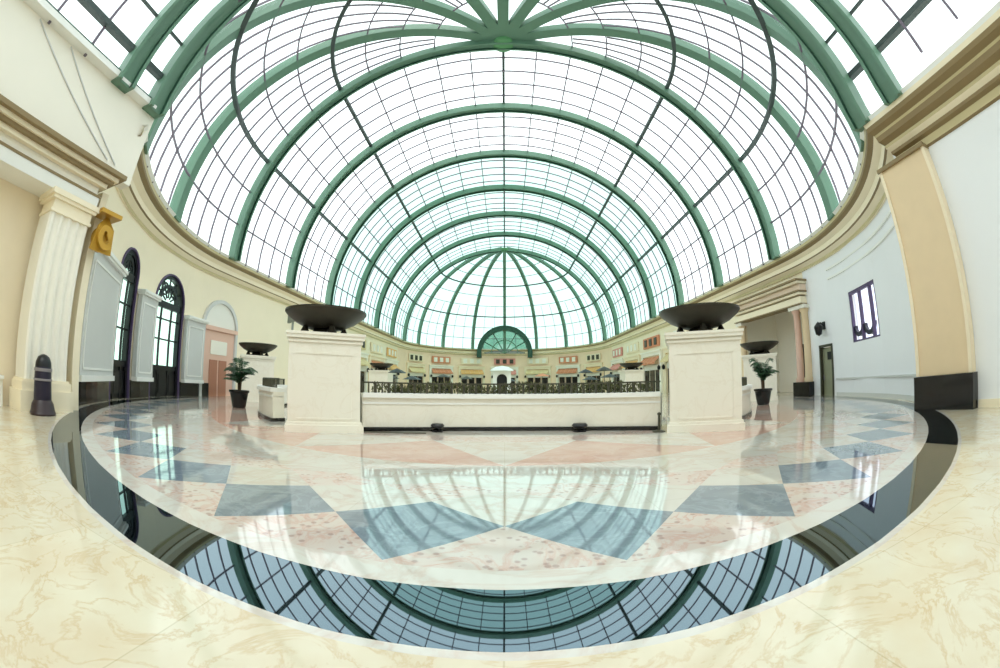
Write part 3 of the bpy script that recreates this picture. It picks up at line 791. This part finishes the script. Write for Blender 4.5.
# planting behind the front railing: nobody could count its leaves
random.seed(3); m = MB()
for k in range(2600):
    u = random.random(); x = -4.3 + 9.1 * u; y = 12.85 - 1.2 * ((x - .22) / 4.67) ** 2 + .45 + random.random() * .3
    z = 1.1 + random.random() * .38 + .06 * sin(x * 2.3); a = random.random() * 6.28; s = .05 + random.random() * .05; b = random.random() * 2 - 1
    m.add([(x, y, z), (x + s * cos(a), y + s * sin(a), z + s * b), (x + s * .3 * cos(a + 1.5), y + s * .3 * sin(a + 1.5), z + s * 1.3)], [(0, 1, 2)])
hd = obj('hedge', m, M['leaf2']); tag(hd, 'low olive-green hedge planted behind the front railing', 'hedge')
hd['kind'] = 'stuff'
t = thing('planter_trough', 'long dark trough holding the hedge behind the front railing', 'planter', (0, 0, 0))
m = MB()
for k in range(24):
    a, b = fr[k], fr[k + 1]; rz = atan2(b[1] - a[1], b[0] - a[0]); m.box(((a[0] + b[0]) / 2 - sin(rz) * .62, (a[1] + b[1]) / 2 + cos(rz) * .62, .58), (.42, .44, 1.12), rz)
obj('trough', m, M['rail'], t)

# small dark fittings standing before the front wall
def spot(label, loc, s=1, grp=None):
    t = thing('floor_spotlight', label, 'spotlight', loc, 0)
    obj('stand', MB().lathe([(.16 * s, 0), (.16 * s, .03), (.03, .05), (.03, .16 * s)], n=12), M['black'], t)
    obj('head', MB().lathe([(0, .12), (.16 * s, .14), (.2 * s, .2), (.16 * s, .26), (0, .28)], n=14), M['black'], t, True)
spot('small black floor spotlight below the left half of the front wall', (-2.1, 12.1, 0), 1.1)
spot('small black floor spotlight below the right half of the front wall', (2.35, 12.1, 0), 1.3)
t = thing('barrier_post', 'short dark barrier post at the right end of the front wall', 'post', (4.6, 11.05, 0))
obj('post', MB().lathe([(.04, .03), (.04, .5), (.06, .52), (.06, .57), (0, .6)], n=12), M['rail'], t)
obj('post_base', MB().lathe([(.2, 0), (.2, .03), (.05, .07), (0, .07)], n=16), M['rail'], t)
t = tag(obj('drain_grate', MB().box((-3.3, 11.45, .012), (1.9, .2, .02), rad(12)), M['rail']), 'dark strip grate on the floor beside the left front plinth', 'grate')

# ------------------------------------------------------------------ potted palms
def make_palm(label, loc, h, seed, rz=0):
    random.seed(seed)
    t = thing('potted_palm', label, 'potted palm', loc, rz)
    obj('pot', MB().lathe([(0, 0), (.32, 0), (.36, .05), (.48, .72), (.54, .76), (.54, .86), (.46, .86), (.44, .78), (0, .76)], n=28), M['pot'], t, True)
    m = MB()
    for k in range(3): m.tube([(0.06 * k - .05, .05 * (k % 2), .75), (.1 * (k - 1), .06, h * .55)], .045, 8)
    obj('trunk', m, M['trunk'], t)
    for k in range(26):
        a = 2.4 * k + random.random() * .4; ln = .5 + random.random() * .5; up = .3 + random.random() * 1.1; m = MB()
        zb = h * .5 - random.random() * .35; pts = []
        for q in range(9):
            s = q / 8; pts.append(Vector((cos(a) * ln * s, sin(a) * ln * s, zb + up * (s * 1.7 - 1.25 * s * s) * 1.15)))
        m.tube(pts, .012, 5)
        sd = Vector((-sin(a), cos(a), 0))
        for q in range(1, 9):
            for sgn in (-1, 1):
                for e in (0, .5):
                    p = pts[q - 1].lerp(pts[q], e); L = .34 * sin(pi * (q + .5) / 9.5) + .06
                    tip = p + sd * sgn * L * .8 + (pts[q] - pts[q - 1]).normalized() * L * .6 + Vector((0, 0, -L * .35))
                    mid = (p + tip) / 2; w = (pts[q] - pts[q - 1]).normalized() * .03
                    m.add([p, mid + w, tip, mid - w], [(0, 1, 2, 3)])
        obj('frond', m, M['leaf'], t)
    return t
make_palm('dark green potted palm left of the left front plinth', (-12.9, 16.0, 0), 3.1, 5)
make_palm('dark green potted palm right of the right front plinth', (13.9, 17.9, 0), 3.3, 9)

# ------------------------------------------------------------------ distant shopfronts along the gallery
def make_shop(label, loc, rz, w, awn, seed):
    t = thing('shopfront', label, 'shopfront', loc, rz)
    m = MB(); m.box((-w / 2 + .3, -.15, 2.6), (.6, .3, 5.2)); m.box((w / 2 - .3, -.15, 2.6), (.6, .3, 5.2)); m.box((0, -.15, 5.4), (w, .36, .5)); m.box((0, -.22, 5.75), (w + .2, .5, .2)); obj('surround', m, M['cream2'] if seed % 2 else M['peach'], t)
    m = MB(); k = 3; cw = (w - 1.2) / k
    for q in range(k): obj('shop_window', MB().box((-w / 2 + .6 + cw * (q + .5), -.06, 1.6), (cw - .5, .1, 3.1)), M['shop_glass'], t)
    m = MB(); m.box((0, -.1, 3.55), (w - 1.2, .16, .75)); obj('fascia_board', m, M['screen'], t)
    m = MB()
    for q in range(5):
        x0 = -w / 2 + .5 + (w - 1) * q / 5; x1 = x0 + (w - 1) / 5 - .06
        m.add([(x0, -.1, 5.0), (x1, -.1, 5.0), (x1, -1.0, 4.2), (x0, -1.0, 4.2), (x0, -1.02, 3.95), (x1, -1.02, 3.95)], [(0, 1, 2, 3), (3, 2, 5, 4)])
    obj('awning', m, awn, t)
    for x in (-w / 2 + .3, w / 2 - .3): obj('lamp', MB().lathe([(0, -.35), (.2, -.25), (.24, .1), (.1, .3), (0, .35)], (x, -.5, 3.4), 8).box((x, -.35, 3.4), (.06, .3, .06)), M['black'], t)
    m = MB(); m.box((0, -.12, 7.1), (w - 1.4, .16, 1.5)); obj('upper_panel', m, awn if seed % 2 else M['peach'], t)
    for x in (-w / 4, 0, w / 4): obj('upper_window', MB().box((x, -.24, 7.1), (.9, .1, 1.0)), M['cream2'] if seed % 3 else M['rail'], t)
cols = [(M['terracotta'], 'terracotta'), (M['orange'], 'pale orange'), (M['rose'], 'rose'), (M['sand'], 'sand-coloured')]
ordn = ['first', 'second', 'third', 'fourth', 'fifth', 'sixth']
for i in range(2, NB):
    for sd, nm in ((-1, 'left'), (1, 'right')):
        mm, cn = cols[(i + (sd > 0)) % 4]
        make_shop('%s shopfront on the gallery\'s %s side, under the %s roof bay from the front' % (cn, nm, ordn[i]), (sd * (RW - .02), CY + (i + .5) * BAY, 0), -sd * pi / 2, 7.6, mm, i)
for k in range(7):
    a = rad(22.5 * (k + .5) + 11.25); mm, cn = cols[(k * 3 + 1) % 4]
    pos = ['rightmost', 'second from right', 'third from right', 'middle', 'third from left', 'second from left', 'leftmost'][k]
    make_shop('%s shopfront, %s of the seven at the gallery\'s far curved end' % (cn, pos), ((RW - .25) * cos(a), YE + (RW - .25) * sin(a), 0), a - pi / 2, 6.6, mm, k)
# cafe parasols in the gallery
def make_parasol(label, loc, r, h, cm):
    t = thing('cafe_parasol', label, 'parasol', loc)
    cn = obj('canopy', MB().lathe([(r, h - .35), (r * .5, h - .08), (0, h + .12)], n=8), cm, t)
    obj('pole', MB().lathe([(.04, .08), (.04, h), (0, h)], n=8), M['rail'], t)
    obj('parasol_base', MB().lathe([(.35, 0), (.35, .08), (0, .1)], n=12), M['rail'], t)
    return t
for i, (az, d, r, h, cm, cn, nm) in enumerate((
    (-15.8, 39, 1.0, 2.9, M['black'], 'black', 'leftmost of the black ones'), (-16.6, 54, 1.2, 2.5, M['bowl'], 'dark bronze', 'farthest left'),
    (-13.6, 50, 1.3, 2.4, M['black'], 'black', 'second black one from the left'), (-9.0, 62, 1.3, 3.0, M['bowl'], 'dark bronze', 'left of centre'),
    (-5.6, 60, 1.0, 2.7, M['rail'], 'olive-grey', 'just left of centre'), (0.6, 60, 1.2, 2.4, M['black'], 'black', 'in the middle'),
    (5.5, 60, 1.3, 3.1, M['terracotta'], 'terracotta', 'just right of centre'), (12.6, 55, 1.3, 2.4, M['black'], 'black', 'right of centre'),
    (11.9, 48, 1.0, 3.2, M['black'], 'black', 'tall, right of centre'), (15.4, 50, 1.3, 2.6, M['black'], 'black', 'rightmost of the black ones'),
    (14.6, 42, 1.0, 3.2, M['bowl'], 'dark bronze', 'tall, right end'))):
    make_parasol('%s cafe parasol in the gallery beyond the low wall, %s' % (cn, nm), (d * sin(rad(az)), d * cos(rad(az)), 0), r, h, cm)

# white kiosk with a dark arch in the middle of the gallery
t = thing('kiosk', 'small white arched kiosk in the middle of the gallery beyond the low wall', 'kiosk', (-.4, 56, 0))
o = obj('kiosk_body', arch_bay(2.6, 3.5, 1.5, 2.3, depth=1.6), M['white'], t)
obj('kiosk_roof', MB().lathe([(1.75, 3.5), (1.6, 3.7), (.9, 4.1), (0, 4.25)], (0, .8, 0), 16), M['white'], t, True)
obj('counter', MB().box((0, .75, .55), (1.45, .5, 1.1)), M['rail'], t)
obj('back_screen', MB().box((0, 1.5, 1.55), (1.5, .1, 3.1)), M['black'], t)

# things of a kind share a group
GROUPS = {'stone_plinth': 'cream stone plinths carrying bowls', 'bronze_bowl': 'dark bronze bowls on plinths', 'potted_palm': 'potted palms by the low walls',
          'shopfront': 'shopfronts round the gallery', 'cafe_parasol': 'cafe parasols in the gallery', 'floor_spotlight': 'floor spotlights before the front wall',
          'balustrade_wall': 'low balustrade walls round the void', 'wall_panel': 'grey-white panels along the left wall'}
for o in S.objects:
    k = o.name.split('.')[0]
    if o.parent is None and k in GROUPS: o['group'] = GROUPS[k]
